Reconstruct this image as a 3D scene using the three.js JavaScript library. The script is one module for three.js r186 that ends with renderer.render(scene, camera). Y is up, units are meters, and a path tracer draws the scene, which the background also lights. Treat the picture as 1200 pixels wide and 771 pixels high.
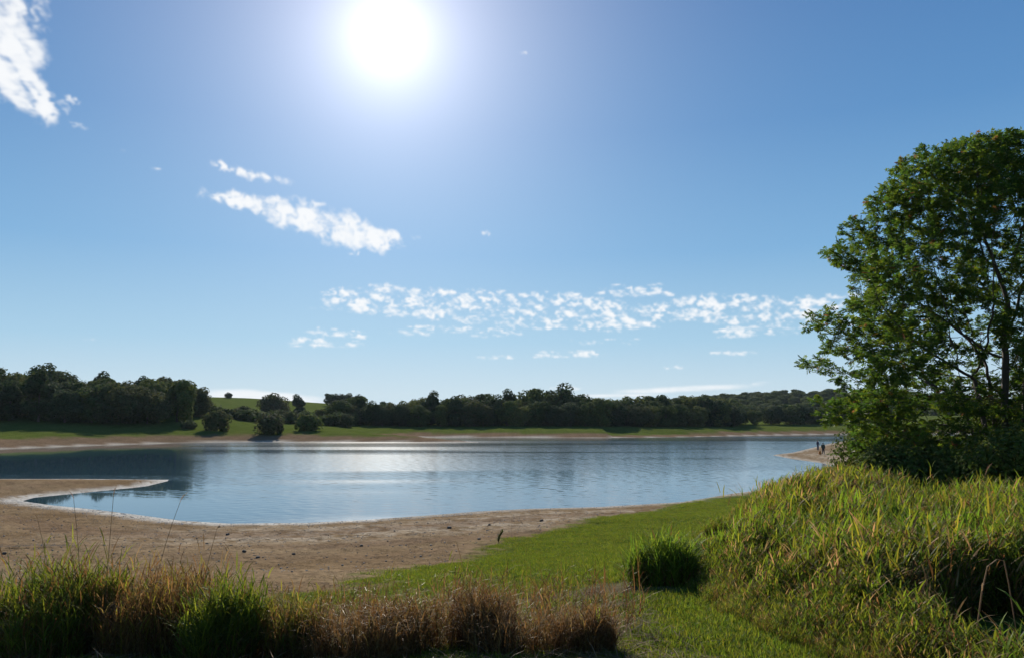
import * as THREE from 'three';
import { MarchingCubes } from 'three/addons/objects/MarchingCubes.js';

// ------------------------------------------------------------------ camera, sky, sun, exposure
const scene = new THREE.Scene();
const R = (d) => d * Math.PI / 180;
const camera = new THREE.PerspectiveCamera(44.9, 1024 / 657, 0.1, 6000);
camera.position.set(0, 6.2, 0);
camera.rotation.set(R(6.27), 0, 0);
scene.add(camera);

const EXPOSURE = 1.6;
const renderer = new THREE.WebGLRenderer({ antialias: true });
renderer.setSize(1024, 657);
renderer.toneMapping = THREE.LinearToneMapping;
renderer.toneMappingExposure = EXPOSURE;
renderer.shadowMap.enabled = true;
renderer.shadowMap.type = THREE.PCFSoftShadowMap;

// ------------------------------------------------------------------ numbers and noise
function rng(seed) {
  let a = seed >>> 0;
  return () => { a = (a + 0x6D2B79F5) | 0; let t = Math.imul(a ^ (a >>> 15), 1 | a); t = (t + Math.imul(t ^ (t >>> 7), 61 | t)) ^ t; return ((t ^ (t >>> 14)) >>> 0) / 4294967296; };
}
const clamp = (x, a = 0, b = 1) => Math.min(b, Math.max(a, x));
const mix = (a, b, t) => a + (b - a) * t;
const mix3 = (a, b, t) => [mix(a[0], b[0], t), mix(a[1], b[1], t), mix(a[2], b[2], t)];
const smooth = (a, b, x) => { const t = clamp((x - a) / (b - a)); return t * t * (3 - 2 * t); };
function hash(x, y, s = 0) { let h = Math.imul(x | 0, 374761393) + Math.imul(y | 0, 668265263) + Math.imul(s | 0, 974634777); h = Math.imul(h ^ (h >>> 13), 1274126177); return ((h ^ (h >>> 16)) >>> 0) / 4294967296; }
function vnoise(x, y, s = 0, per = 0) {
  const x0 = Math.floor(x), y0 = Math.floor(y), fx = x - x0, fy = y - y0, u = fx * fx * (3 - 2 * fx), v = fy * fy * (3 - 2 * fy);
  const w = per ? (k) => ((k % per) + per) % per : (k) => k;
  const xa = w(x0), xb = w(x0 + 1), ya = w(y0), yb = w(y0 + 1);
  return mix(mix(hash(xa, ya, s), hash(xb, ya, s), u), mix(hash(xa, yb, s), hash(xb, yb, s), u), v);
}
function fbm(x, y, s = 0, oct = 4) { let a = 0.5, t = 0, n = 0; for (let i = 0; i < oct; i++) { t += a * vnoise(x, y, s + i * 17); n += a; a *= 0.5; x = x * 2.03 + 11.3; y = y * 2.03 + 7.1; } return t / n; }
function curve(pts, x) {
  if (x <= pts[0][0]) return pts[0][1];
  for (let i = 1; i < pts.length; i++) if (x < pts[i][0]) { const t = (x - pts[i - 1][0]) / (pts[i][0] - pts[i - 1][0]); return mix(pts[i - 1][1], pts[i][1], t); }
  return pts[pts.length - 1][1];
}

// ------------------------------------------------------------------ sky: clear air, the sun's aureole, clouds
const SUN_AZ = -9.25, SUN_EL = 26.2;
const dirOf = (az, el) => new THREE.Vector3(Math.sin(R(az)) * Math.cos(R(el)), Math.sin(R(el)), -Math.cos(R(az)) * Math.cos(R(el)));
const sunDir = dirOf(SUN_AZ, SUN_EL);
{
  const W = 4096, H = 2048, data = new Float32Array(W * H * 4);
  const air = [[-1, [0.6, 0.74, 0.82]], [1.5, [0.58, 0.73, 0.82]], [5.3, [0.385, 0.61, 0.79]], [11.5, [0.205, 0.43, 0.7]], [20, [0.11, 0.285, 0.565]], [28, [0.078, 0.215, 0.475]], [45, [0.05, 0.155, 0.38]], [90, [0.035, 0.115, 0.31]]];
  const airR = air.map(([e, c]) => [e, c[0]]), airG = air.map(([e, c]) => [e, c[1]]), airB = air.map(([e, c]) => [e, c[2]]);
  for (let r = 0; r < H; r++) {
    const el = ((r + 0.5) / H - 0.5) * 180, y = Math.sin(R(el)), ce = Math.cos(R(el));
    const c0 = [curve(airR, el), curve(airG, el), curve(airB, el)];
    for (let c = 0; c < W; c++) {
      const k = (r * W + c) * 4;
      const a = ((c + 0.5) / W - 0.5) * 2 * Math.PI, x = Math.cos(a) * ce, z = Math.sin(a) * ce;
      const g = Math.acos(clamp(x * sunDir.x + y * sunDir.y + z * sunDir.z, -1, 1)) * 180 / Math.PI;
      let glow = 0;
      if (g < 60) glow = 0.9 * Math.exp(-g / 8) + 0.75 * Math.exp(-g / 2);
      data[k] = (c0[0] + glow * 1.06) / EXPOSURE; data[k + 1] = (c0[1] + glow * 0.98) / EXPOSURE; data[k + 2] = (c0[2] + glow * 0.95) / EXPOSURE; data[k + 3] = 1;
    }
  }
  // clouds: heaps of small puffs, [azimuth, elevation, half width, half height (degrees), tilt, density, streakiness, grain (degrees)]
  const clouds = [
    [-29.85, 19.6, 0.5, 0.26, 10, 1.1, 1.5, 0.4], [-29.4, 18.05, 0.6, 0.22, 15, 1, 2, 0.4], [-31.8, 17.9, 0.4, 0.14, 10, 0.6, 2, 0.4], [-27, 17.0, 0.35, 0.06, 0, 0.6, 3, 0.3], [-24.8, 16.1, 0.45, 0.08, -5, 0.55, 3, 0.3],
    [-11.3, 11.45, 0.6, 0.16, 5, 1.1, 2.2, 0.4], [-7.0, 12.7, 0.4, 0.22, 0, 1.1, 1.5, 0.35], [-2.05, 13.1, 0.42, 0.24, 0, 1.15, 1.5, 0.35], [-3.0, 25.4, 0.4, 0.2, 0, 0.75, 1.5, 0.35], [0.9, 25.4, 0.35, 0.1, 0, 0.6, 2, 0.3],
    [12.5, 1.95, 6.5, 0.32, -2, 1.15, 9, 1.4], [16.5, 2.25, 2.4, 0.1, -3, 0.9, 9, 1], [-17.2, 1.2, 6.2, 0.72, 4, 1.45, 14, 2.4], [7, 1.5, 5, 0.18, -1, 0.9, 9, 1.4], [-28, 4.9, 0.4, 0.07, 0, 0.6, 4, 0.4],
  ];
  const q = rng(77), puffs = (n, put) => { for (let i = 0; i < n; i++) clouds.push(put(q(), q(), q(), q())); };
  const along = (pts, t) => { const k = Math.min(pts.length - 2, Math.floor(t * (pts.length - 1))), f = t * (pts.length - 1) - k; return pts[k].map((v, m) => mix(v, pts[k + 1][m], f)); };   // [azimuth, elevation, half width, half height]
  const heap = (pts, n, size, flat, tilt, dens, grain) => puffs(n, (a, b, c, d) => { const [az, el, w, h] = along(pts, a), s = size * (0.5 + 0.9 * c * c); return [az + (b - 0.5) * 2 * w, el + (d - 0.5) * 2 * h, s, s * flat, tilt + (c - 0.5) * 24, dens, 1.4, grain]; });
  heap([[-34.5, 26.5, 2.4, 0.8], [-34, 24, 1.9, 1.0], [-33.8, 22, 1.2, 0.9], [-33.6, 20.6, 1.3, 0.7], [-32, 19.4, 0.7, 0.35], [-31, 18.8, 0.3, 0.15]], 190, 1.25, 0.7, 30, 1.2, 0.85);
  heap([[-21.2, 14.75, 0.25, 0.06], [-19.2, 14.5, 0.6, 0.16], [-16.8, 14.2, 1.0, 0.7], [-14.5, 13.7, 1.0, 1.0], [-12.5, 13.0, 0.9, 0.95], [-10.6, 12.5, 0.8, 0.75], [-8.6, 12.7, 0.25, 0.15]], 210, 1.1, 0.42, 9, 1.12, 0.7);
  clouds.push([-14.3, 13.6, 4.2, 1.25, 9, 1.5, 1.4, 1.0], [-11.6, 12.9, 3.0, 1.0, 7, 1.4, 1.4, 1.0], [-33.9, 23.0, 1.5, 3.0, -8, 1.3, 1.4, 0.9], [-33.2, 20.4, 1.9, 1.1, 32, 1.25, 1.4, 0.9]);
  heap([[-20.8, 16.75, 0.2, 0.06], [-19.2, 16.5, 0.5, 0.14], [-16.7, 16.25, 0.3, 0.06]], 34, 0.8, 0.34, 6, 1.1, 0.5);
  // the broken band of small cloudlets, low over the lake
  const band = [[-12.6, 8.0, 0.6, 0.5], [-9.5, 8.4, 1.2, 0.75], [-6.5, 8.0, 1.2, 0.8], [-3, 7.9, 1.2, 0.9], [0.5, 7.6, 1.2, 0.85], [4, 7.5, 1.2, 1.0], [7, 7.1, 1.2, 0.8], [10, 7.2, 1.2, 0.5], [13.5, 7.6, 1.2, 0.6], [16.5, 7.4, 1.2, 0.7], [19.5, 6.9, 1.2, 0.7], [23, 7.1, 1.2, 0.8]];
  puffs(1250, (a, b, c, d) => { const [az, el, w, h] = along(band, a), s = 0.16 + 0.62 * c * c; return [az + (b - 0.5) * 3, el + (d - 0.5) * 2.7 * h, s * 1.35, s * (0.26 + 0.12 * d), -6 + b * 10, 0.85 + 0.25 * c, 1.9, 0.42]; });
  for (const [az, el, w, h, n] of [[-13.2, 5.1, 2.6, 0.3, 34], [-12.6, 5.9, 1.6, 0.3, 20], [-3.5, 6.1, 4.6, 0.35, 44], [3.7, 4.45, 2.2, 0.16, 18], [8.6, 8.95, 2.2, 0.4, 34], [17.3, 5.85, 2.4, 0.35, 36], [15.9, 4.4, 1.8, 0.08, 10], [-1.5, 4.25, 1.2, 0.08, 8], [7, 5.3, 2.6, 0.2, 14], [11.5, 3.4, 0.5, 0.06, 4], [3.5, 2.1, 0.8, 0.08, 6]])
    puffs(n, (a, b, c) => { const s = 0.2 + 0.6 * c * c; return [az + (a - 0.5) * 2 * w, el + (b - 0.5) * 2 * h, s * 1.5, s * 0.24, -4 + a * 8, 0.95, 2.2, 0.42]; });
  for (let i = 0; i < 60; i++) {                // the rest of the sky goes on in the same way
    const az = 48 + q() * 264, el = 5 + q() * q() * 40, k = 0.5 + q(), a0 = az > 180 ? az - 360 : az;
    puffs(22, (a, b, c) => { const s = (0.3 + 0.9 * c * c) * k; return [a0 + (a - 0.5) * 8 * k, el + (b - 0.5) * 1.6 * k, s * 1.4, s * 0.4, -5 + a * 10, 0.85, 1.8, 0.6]; });
  }
  const acc = new Map();
  clouds.forEach(([az, el, hw, hh, tilt, dens, streak, grain]) => {
    const st = Math.sin(R(tilt)), ct = Math.cos(R(tilt)), reach = Math.hypot(hw, hh) * 1.25, px = 360 / W, thin = streak > 8;
    for (let r = Math.floor((el - reach + 90) / 180 * H); r <= (el + reach + 90) / 180 * H; r++) for (let d = -Math.ceil(reach / px / Math.cos(R(el))); d <= reach / px / Math.cos(R(el)); d++) {
      const e = (r + 0.5) / H * 180 - 90; if (r < 0 || r >= H) continue;
      const cx = Math.round((az - 90) / 360 * W + W / 2) + d, dx = d * px * Math.cos(R(el)), dy = e - el;
      const u = (dx * ct - dy * st) / hw, v = (dx * st + dy * ct) / hh, rr = u * u + v * v;
      if (rr > 1.4) continue;
      const gx = (az * Math.cos(R(el)) + dx) / grain, gy = e / grain * Math.min(streak, 5);
      const warp = (vnoise(gx * 1.3, gy * 1.3, 5) - 0.5) * 1.4;
      const f = fbm(gx / Math.min(streak, 5) * 2.2 + warp, gy / 1.4 - warp, 3, 5), f2 = vnoise(gx * 5 + warp, gy * 5, 29);
      const den = thin ? clamp(0.85 - rr, -1, 0.75) * 0.62 * dens + (f - 0.5) * 0.5 - 0.1 : clamp(1 - rr, -1, 0.9) * 0.6 * dens + (f - 0.5) * (streak < 1.45 ? 1.55 : 2.2) + (f2 - 0.5) * 0.22 - 0.16;
      if (den <= 0) continue;
      const key = r * W + ((cx % W) + W) % W, old = acc.get(key);
      if (old) { old[0] += smooth(0, 1.25, den) * (1 - old[0]) * 0.8; } else acc.set(key, [smooth(0, thin ? 0.5 : 1.1, den) * 0.85]);
    }
  });
  for (const [key, [al]] of acc) for (let c = 0; c < 3; c++) { const k = key * 4 + c; data[k] = mix(data[k], Math.max([0.97, 0.985, 1][c] / EXPOSURE, data[k] * 0.9), al * 0.96); }
  const sky = new THREE.DataTexture(data, W, H, THREE.RGBAFormat, THREE.FloatType);
  sky.mapping = THREE.EquirectangularReflectionMapping;
  sky.magFilter = THREE.LinearFilter; sky.minFilter = THREE.LinearFilter; sky.wrapS = THREE.RepeatWrapping;
  sky.needsUpdate = true;
  scene.background = sky;
  scene.environment = sky;
}
const sun = new THREE.DirectionalLight(new THREE.Color(1, 0.93, 0.82), 5);
sun.position.copy(sunDir).multiplyScalar(600);
sun.castShadow = true;
sun.shadow.mapSize.set(4096, 4096);
Object.assign(sun.shadow.camera, { left: -300, right: 300, top: 300, bottom: -300, near: 1, far: 1500 });
scene.add(sun); scene.add(sun.target);

scene.fog = new THREE.FogExp2(new THREE.Color(0.72, 0.82, 0.95), 0.00005);

// ------------------------------------------------------------------ helpers for objects
const taken = {};
function numbered(name) { const n = taken[name] = (taken[name] ?? -1) + 1; return n ? name + '_' + String(n).padStart(3, '0') : name; }
function tag(o, label, category, group, kind) { o.userData.label = label; if (category) o.userData.category = category; if (group) o.userData.group = group; if (kind) o.userData.kind = kind; return o; }
function shade(o) { o.castShadow = true; o.receiveShadow = true; return o; }
function mesh(name, geo, mat, parent = scene) { const m = shade(new THREE.Mesh(geo, mat)); m.name = parent === scene ? numbered(name) : name; parent.add(m); return m; }
function thing(name, label, category, pos, turn = 0, group) { const o = new THREE.Group(); o.name = numbered(name); o.position.set(...pos); o.rotation.y = turn; scene.add(o); return tag(o, label, category, group); }
const lin = (r, g, b) => new THREE.Color().setRGB(r, g, b);

class Tris {                                       // a heap of flat coloured faces
  constructor() { this.p = []; this.c = []; }
  tri(a, b, c, col) { this.p.push(a[0], a[1], a[2], b[0], b[1], b[2], c[0], c[1], c[2]); for (let i = 0; i < 3; i++) this.c.push(col[0], col[1], col[2]); }
  // a grass blade: base, heading, length, width, lift at the base (radians from level), droop over its length
  blade(b, yaw, len, wid, lift, droop, col, seg = 3, twist = 0) {
    let p = [...b], el = lift; const s = len / seg;
    let L = null, M = null;
    for (let i = 0; i <= seg; i++) {
      const w = wid * (i === seg ? 0 : (i === 0 ? 0.7 : 1 - 0.55 * (i / seg) ** 2)) / 2, ya = yaw + Math.PI / 2 + twist * i;
      const dx = Math.cos(ya) * w, dz = Math.sin(ya) * w;
      const l = [p[0] - dx, p[1], p[2] - dz], m = [p[0] + dx, p[1], p[2] + dz];
      if (L) { this.tri(L, M, l, col); if (i < seg) this.tri(M, m, l, col); }
      L = l; M = m;
      p = [p[0] + Math.cos(yaw) * Math.cos(el) * s, p[1] + Math.sin(el) * s, p[2] + Math.sin(yaw) * Math.cos(el) * s];
      el -= droop / seg;
    }
    return p;
  }
  rod(path, r0, r1, col, sides = 4) {
    let prev = null;
    path.forEach((p, i) => {
      const r = mix(r0, r1, i / (path.length - 1)), ring = [];
      for (let k = 0; k < sides; k++) { const a = k / sides * Math.PI * 2; ring.push([p[0] + Math.cos(a) * r, p[1], p[2] + Math.sin(a) * r]); }
      if (prev) for (let k = 0; k < sides; k++) { const j = (k + 1) % sides; this.tri(prev[k], ring[k], prev[j], col); this.tri(prev[j], ring[k], ring[j], col); }
      prev = ring;
    });
  }
  geo() {
    const g = new THREE.BufferGeometry();
    g.setAttribute('position', new THREE.Float32BufferAttribute(this.p, 3));
    g.setAttribute('color', new THREE.Float32BufferAttribute(this.c, 3));
    return g;
  }
}
const leafy = (t, rough = 1, more = {}) => new THREE.MeshPhysicalMaterial({ vertexColors: true, roughness: rough, transmission: t, thickness: 0, ior: 1.4, specularIntensity: 0.2, clearcoat: 0.22, clearcoatRoughness: 0.38, side: THREE.DoubleSide, ...more });
const M = {
  farLeaf: leafy(0.3, 1, { clearcoat: 0 }), treeLeaf: leafy(0.55), shrubLeaf: leafy(0.4, 1, { clearcoat: 0 }), grass: leafy(0.55, 1, { clearcoat: 0.06 }), turf: leafy(0.5, 1, { clearcoat: 0.05 }), dry: leafy(0.4, 1, { clearcoat: 0.1 }),
  bark: new THREE.MeshStandardMaterial({ color: lin(0.085, 0.066, 0.048), roughness: 0.95 }),
  stone: new THREE.MeshStandardMaterial({ color: lin(0.09, 0.075, 0.06), roughness: 0.95 }),
};

// ------------------------------------------------------------------ the lake's outline and the lie of the land (metres)
const shore = [
  [-170, -112], [-160, -138], [-130, -150], [-98.5, -154.7], [-91.7, -172.9], [-80.5, -189.5], [-63.4, -199.1], [-42.3, -199.1], [-20.8, -195.8], [-7.8, -194.5], [-18.1, -213.6], [-30.6, -230.3], [-26.2, -246.7], [0, -241.6],
  [24.9, -236], [52, -244.6], [85.1, -266.8], [121.7, -286.3], [155.9, -293.4], [230, -290], [240, -255], [140, -245], [102.3, -234.9], [92.4, -217.5], [75.5, -189.5], [59, -158.9], [49, -140.1], [42.3, -130.8],
  [41.2, -117.8], [41.6, -109.1], [40.7, -99.9], [34, -84], [26, -73], [18, -65.7], [12.5, -59.2], [5.9, -55.9], [1.2, -54.9], [-2.2, -53.4], [-5.4, -51.2], [-8.8, -49.1], [-12, -47.7], [-16.5, -47.4],
  [-19.9, -48.7], [-23.9, -51.6], [-28, -54.4], [-32.4, -57], [-36.2, -59.8], [-36.8, -62.3], [-35, -66.5], [-32.7, -72.1], [-33.5, -79.8], [-42.7, -80.9], [-51.3, -80.9], [-75, -80], [-120, -87],
];
function inland(x, z) {                            // metres from the water's edge, minus in the lake
  let d = 1e9, inside = false;
  for (let i = 0, j = shore.length - 1; i < shore.length; j = i++) {
    const [ax, az] = shore[j], [bx, bz] = shore[i], ex = bx - ax, ez = bz - az, t = clamp(((x - ax) * ex + (z - az) * ez) / (ex * ex + ez * ez));
    const qx = ax + ex * t - x, qz = az + ez * t - z; d = Math.min(d, qx * qx + qz * qz);
    if ((az > z) !== (bz > z) && x < ax + (z - az) / (bz - az) * ex) inside = !inside;
  }
  d = Math.sqrt(d);
  return inside ? -d : d;
}
const nearRise = [[-60, -3], [-10, -0.7], [0, 0], [8, 0.45], [22, 1.4], [34, 3.15], [43, 4.3], [70, 4.8], [400, 6]];
const farRise = [[-60, -3], [-10, -0.7], [0, 0], [10, 1.2], [18, 1.9], [40, 2.8], [100, 4.2], [300, 4.9], [3000, 5]];
// how far a place lies to the landward side of the tall-grass bank's edge
const bankLine = [[2.5, -5], [2.2, -8.2], [2.5, -11.2], [3.4, -14.5], [4.7, -18.5], [6.6, -24], [10.5, -33], [18.5, -46], [26, -58]];
function bankSide(x, z) {
  let best = 1e9, s = 0;
  for (let i = 1; i < bankLine.length; i++) {
    const [ax, az] = bankLine[i - 1], [bx, bz] = bankLine[i], ex = bx - ax, ez = bz - az, t = clamp(((x - ax) * ex + (z - az) * ez) / (ex * ex + ez * ez));
    const qx = x - ax - ex * t, qz = z - az - ez * t, d = qx * qx + qz * qz;
    if (d < best) { best = d; s = Math.sign(ex * qz - ez * qx); }
  }
  return s * Math.sqrt(best);
}
const bump2 = (x, z, cx, cz, sx, sz) => Math.exp(-(((x - cx) / sx) ** 2) - (((z - cz) / sz) ** 2));
function land(x, z, D = inland(x, z)) {
  const w = z > -90 || x > 30 ? (x > 30 ? smooth(-262, -235, z - (x - 60) * 0.1) : smooth(-118, -95, z)) : smooth(-118, -95, z);
  let h = mix(curve(farRise, D), curve(nearRise, D), w);
  if (w > 0 && x > 28 && z < -70) h = mix(h, Math.min(h, 0.05 * D), smooth(-70, -95, z));
  if (z > -75 && x > -6) {
    const b = smooth(-3.2, 3.2, bankSide(x, z)) * smooth(-68, -40, z);
    const hb = mix(4.15, 3.25, smooth(10, 46, -z));
    h = mix(h, Math.max(h, hb), b);
  }
  if (D > 0) {
    h += 5.5 * bump2(x, z, -150, -255, 55, 48) * smooth(0, 40, D) + 16.5 * bump2(x, z, -250, -640, 150, 150) + 5 * bump2(x, z, -70, -520, 120, 110) + 19 * bump2(x, z, 280, -720, 190, 150);
    h += (fbm(x * 0.16, z * 0.16, 41, 3) - 0.5) * 0.35 * smooth(1, 14, D) + (fbm(x * 0.9, z * 0.9, 43, 3) - 0.5) * 0.12 * smooth(0.4, 3, D);
  }
  return h;
}
const turfLine = [[-16, -7.6], [-8, -8.6], [-4.6, -9.8], [-3.2, -12.5], [-2.5, -17], [-2.2, -22.3], [-1.4, -27.4], [0, -34], [4.8, -45], [12, -57.5], [22, -69]];
function turfSide(x, z) {
  let best = 1e9, s = 0;
  for (let i = 1; i < turfLine.length; i++) {
    const [ax, az] = turfLine[i - 1], [bx, bz] = turfLine[i], ex = bx - ax, ez = bz - az, t = clamp(((x - ax) * ex + (z - az) * ez) / (ex * ex + ez * ez));
    const qx = x - ax - ex * t, qz = z - az - ez * t, d = qx * qx + qz * qz;
    if (d < best) { best = d; s = Math.sign(ex * qz - ez * qx); }
  }
  return s * Math.sqrt(best);
}
// ------------------------------------------------------------------ ground
function groundColor(x, z, D) {
  const n1 = fbm(x * 0.22, z * 0.22, 61, 4), n2 = fbm(x * 1.4, z * 1.4, 67, 3), n3 = vnoise(x * 5, z * 5, 71), sp = vnoise(x * 3.1, z * 9.3, 73);
  const Dn = D + (n1 - 0.5) * 2.2;
  if (z > -95 || (x > 30 && z > -235)) {
    let mud = mix3([0.2, 0.138, 0.08], [0.28, 0.208, 0.132], clamp(n1 * 1.5 - 0.25));
    const pale = [0.44, 0.38, 0.3];
    // pale dried silt in a broad patch; near-white waterline paints in its backlit shine
    const crustSheen = smooth(2.6, 0.4, D + (n2 - 0.5) * 1.6) * (x < -8 ? 1 : 0.55);
    const patch = smooth(1.5, 5.5, Dn) * smooth(17, 9, Dn) * smooth(-26, -10, x) * smooth(0.36, 0.62, n2 * 0.7 + n3 * 0.35);
    mud = mix3(mud, pale, 0.75 * patch);
    mud = mix3(mud, [0.2, 0.135, 0.09], 0.5 * smooth(0.55, 0.8, vnoise(Dn * 0.9, x * 0.05, 79)) * smooth(2, 4, Dn));
    mud = mix3(mud, [0.58, 0.56, 0.52], crustSheen * smooth(0.2, 0.5, n3 * 0.5 + n2 * 0.6));
    mud = mix3(mud, [0.12, 0.085, 0.06], 0.55 * smooth(0.72, 0.86, sp) * smooth(3, 6, Dn));
    let t = turfSide(x, z) + (n1 - 0.5) * 2.4 + (n2 - 0.5) * 2.2;
    if (x > 36 && z < -90) t = D - 9 + (n1 - 0.5) * 5;
    const soil = [0.085, 0.07, 0.045], turf = mix3([0.075, 0.115, 0.018], [0.105, 0.14, 0.03], n1);
    let g = mix3(soil, turf, z < -80 ? 1 : smooth(0.12, 0.4, n2 * 0.6 + n1 * 0.4));
    const bare = Math.exp(-(((x - 0.9) / 1.6) ** 2) - (((z + 10.6) / 1.3) ** 2)) * smooth(0.2, 0.4, n2);
    g = mix3(g, [0.12, 0.095, 0.07], bare);
    if (bankSide(x, z) > 0 && z > -60) g = mix3(g, [0.12, 0.085, 0.045], 0.7 * smooth(0.35, 0.6, n2));
    return mix3(mud, g, smooth(-0.9, 1.3, t + (n3 - 0.5) * 0.8));
  }
  let c = mix3([0.24, 0.165, 0.11], [0.17, 0.125, 0.08], n1);
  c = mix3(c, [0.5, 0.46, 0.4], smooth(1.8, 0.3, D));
  const g = mix3([0.075, 0.11, 0.02], [0.125, 0.15, 0.04], n1 * 0.7 + n2 * 0.3);
  const edge = x < -50 ? 13 : 9; c = mix3(c, g, smooth(edge - 1.5, edge + 1.5, D + (n1 - 0.5) * 6));
  return c;
}
{
  const rings = [1.2], angles = [];
  while (rings.at(-1) < 3000) { const r = rings.at(-1); rings.push(r + (r < 75 ? Math.max(0.07, r * 0.0068) : r * 0.021)); }
  for (let i = 0; i <= 640; i++) angles.push(mix(-38, 38, i / 640));
  for (let i = 1; i < 60; i++) angles.push(mix(38, 322, i / 60));
  const nA = angles.length, pos = [0, land(0, 0), 0], col = groundColor(0, 0, inland(0, 0)), idx = [], uv = [0, 0];
  for (const r of rings) for (const a of angles) {
    const x = Math.sin(R(a)) * r, z = -Math.cos(R(a)) * r, D = inland(x, z);
    let h = land(x, z, D);
    if (D > 0.3 && r < 80) { const k = smooth(0.3, 2, D); h += k * ((vnoise(x * 2.6, z * 2.6, 91) - 0.5) * 0.05 + (vnoise(x * 5.7, z * 5.7, 92) - 0.5) * 0.035); }
    pos.push(x, h, z); uv.push(x / 4, -z / 4);
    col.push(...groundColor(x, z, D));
  }
  for (let i = 0; i < nA; i++) idx.push(0, 1 + (i + 1) % nA, 1 + i);
  for (let k = 0; k < rings.length - 1; k++) for (let i = 0; i < nA; i++) {
    const a = 1 + k * nA + i, b = 1 + k * nA + (i + 1) % nA, c = a + nA, d = b + nA;
    idx.push(a, b, c, b, d, c);
  }
  const g = new THREE.BufferGeometry();
  g.setAttribute('position', new THREE.Float32BufferAttribute(pos, 3));
  g.setAttribute('color', new THREE.Float32BufferAttribute(col, 3));
  g.setAttribute('uv', new THREE.Float32BufferAttribute(uv, 2));
  g.setIndex(idx); g.computeVertexNormals();
  // grain of silt, grit and small cracks, four metres to a tile
  const N = 1024, tint = new Uint8Array(N * N * 4), high = new Uint8Array(N * N * 4), q = rng(5), cells = [];
  const C = 30; for (let i = 0; i < C * C; i++) cells.push([q(), q()]);
  for (let y = 0; y < N; y++) for (let x = 0; x < N; x++) {
    const u = x / N * C, v = y / N * C, cx = Math.floor(u), cy = Math.floor(v); let d1 = 9, d2 = 9;
    for (let j = -1; j <= 1; j++) for (let i = -1; i <= 1; i++) { const [ox, oy] = cells[((cy + j + C) % C) * C + (cx + i + C) % C], d = Math.hypot(cx + i + ox - u, cy + j + oy - v); if (d < d1) { d2 = d1; d1 = d; } else if (d < d2) d2 = d; }
    const crack = smooth(0.16, 0.02, d2 - d1) * smooth(0.45, 0.6, vnoise(x / N * 8, y / N * 8, 3, 8));
    const n = 0.5 * vnoise(x / N * 32, y / N * 32, 7, 32) + 0.3 * vnoise(x / N * 96, y / N * 96, 8, 96) + 0.2 * vnoise(x / N * 256, y / N * 256, 9, 256), grit = vnoise(x / N * 200, y / N * 200, 11, 200);
    const k = (y * N + x) * 4, val = clamp(0.7 + (n - 0.5) * 0.5 - crack * 0.28 + (grit > 0.86 ? 0.2 : 0) - (grit < 0.1 ? 0.25 : 0), 0, 1);
    tint[k] = tint[k + 1] = tint[k + 2] = Math.pow(val, 1 / 2.2) * 255; tint[k + 3] = 255;
    high[k] = high[k + 1] = high[k + 2] = clamp(0.25 + n * 0.6 - crack * 0.3 + (grit > 0.8 ? (grit - 0.8) * 1.5 : 0)) * 255; high[k + 3] = 255;
  }
  const tex = (d, srgb) => { const t = new THREE.DataTexture(d, N, N); t.wrapS = t.wrapT = THREE.RepeatWrapping; t.magFilter = THREE.LinearFilter; t.minFilter = THREE.LinearMipmapLinearFilter; t.generateMipmaps = true; if (srgb) t.colorSpace = THREE.SRGBColorSpace; t.needsUpdate = true; return t; };
  const m = new THREE.MeshPhysicalMaterial({ specularIntensity: 0, vertexColors: true, color: lin(1.1, 1.08, 1.04), map: tex(tint, true), bumpMap: tex(high), bumpScale: 0.05, roughness: 1 });
  tag(mesh('ground', g, m), 'mud beach, turf slope and far grassy shore round the lake', 'ground', null, 'structure');
}

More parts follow.
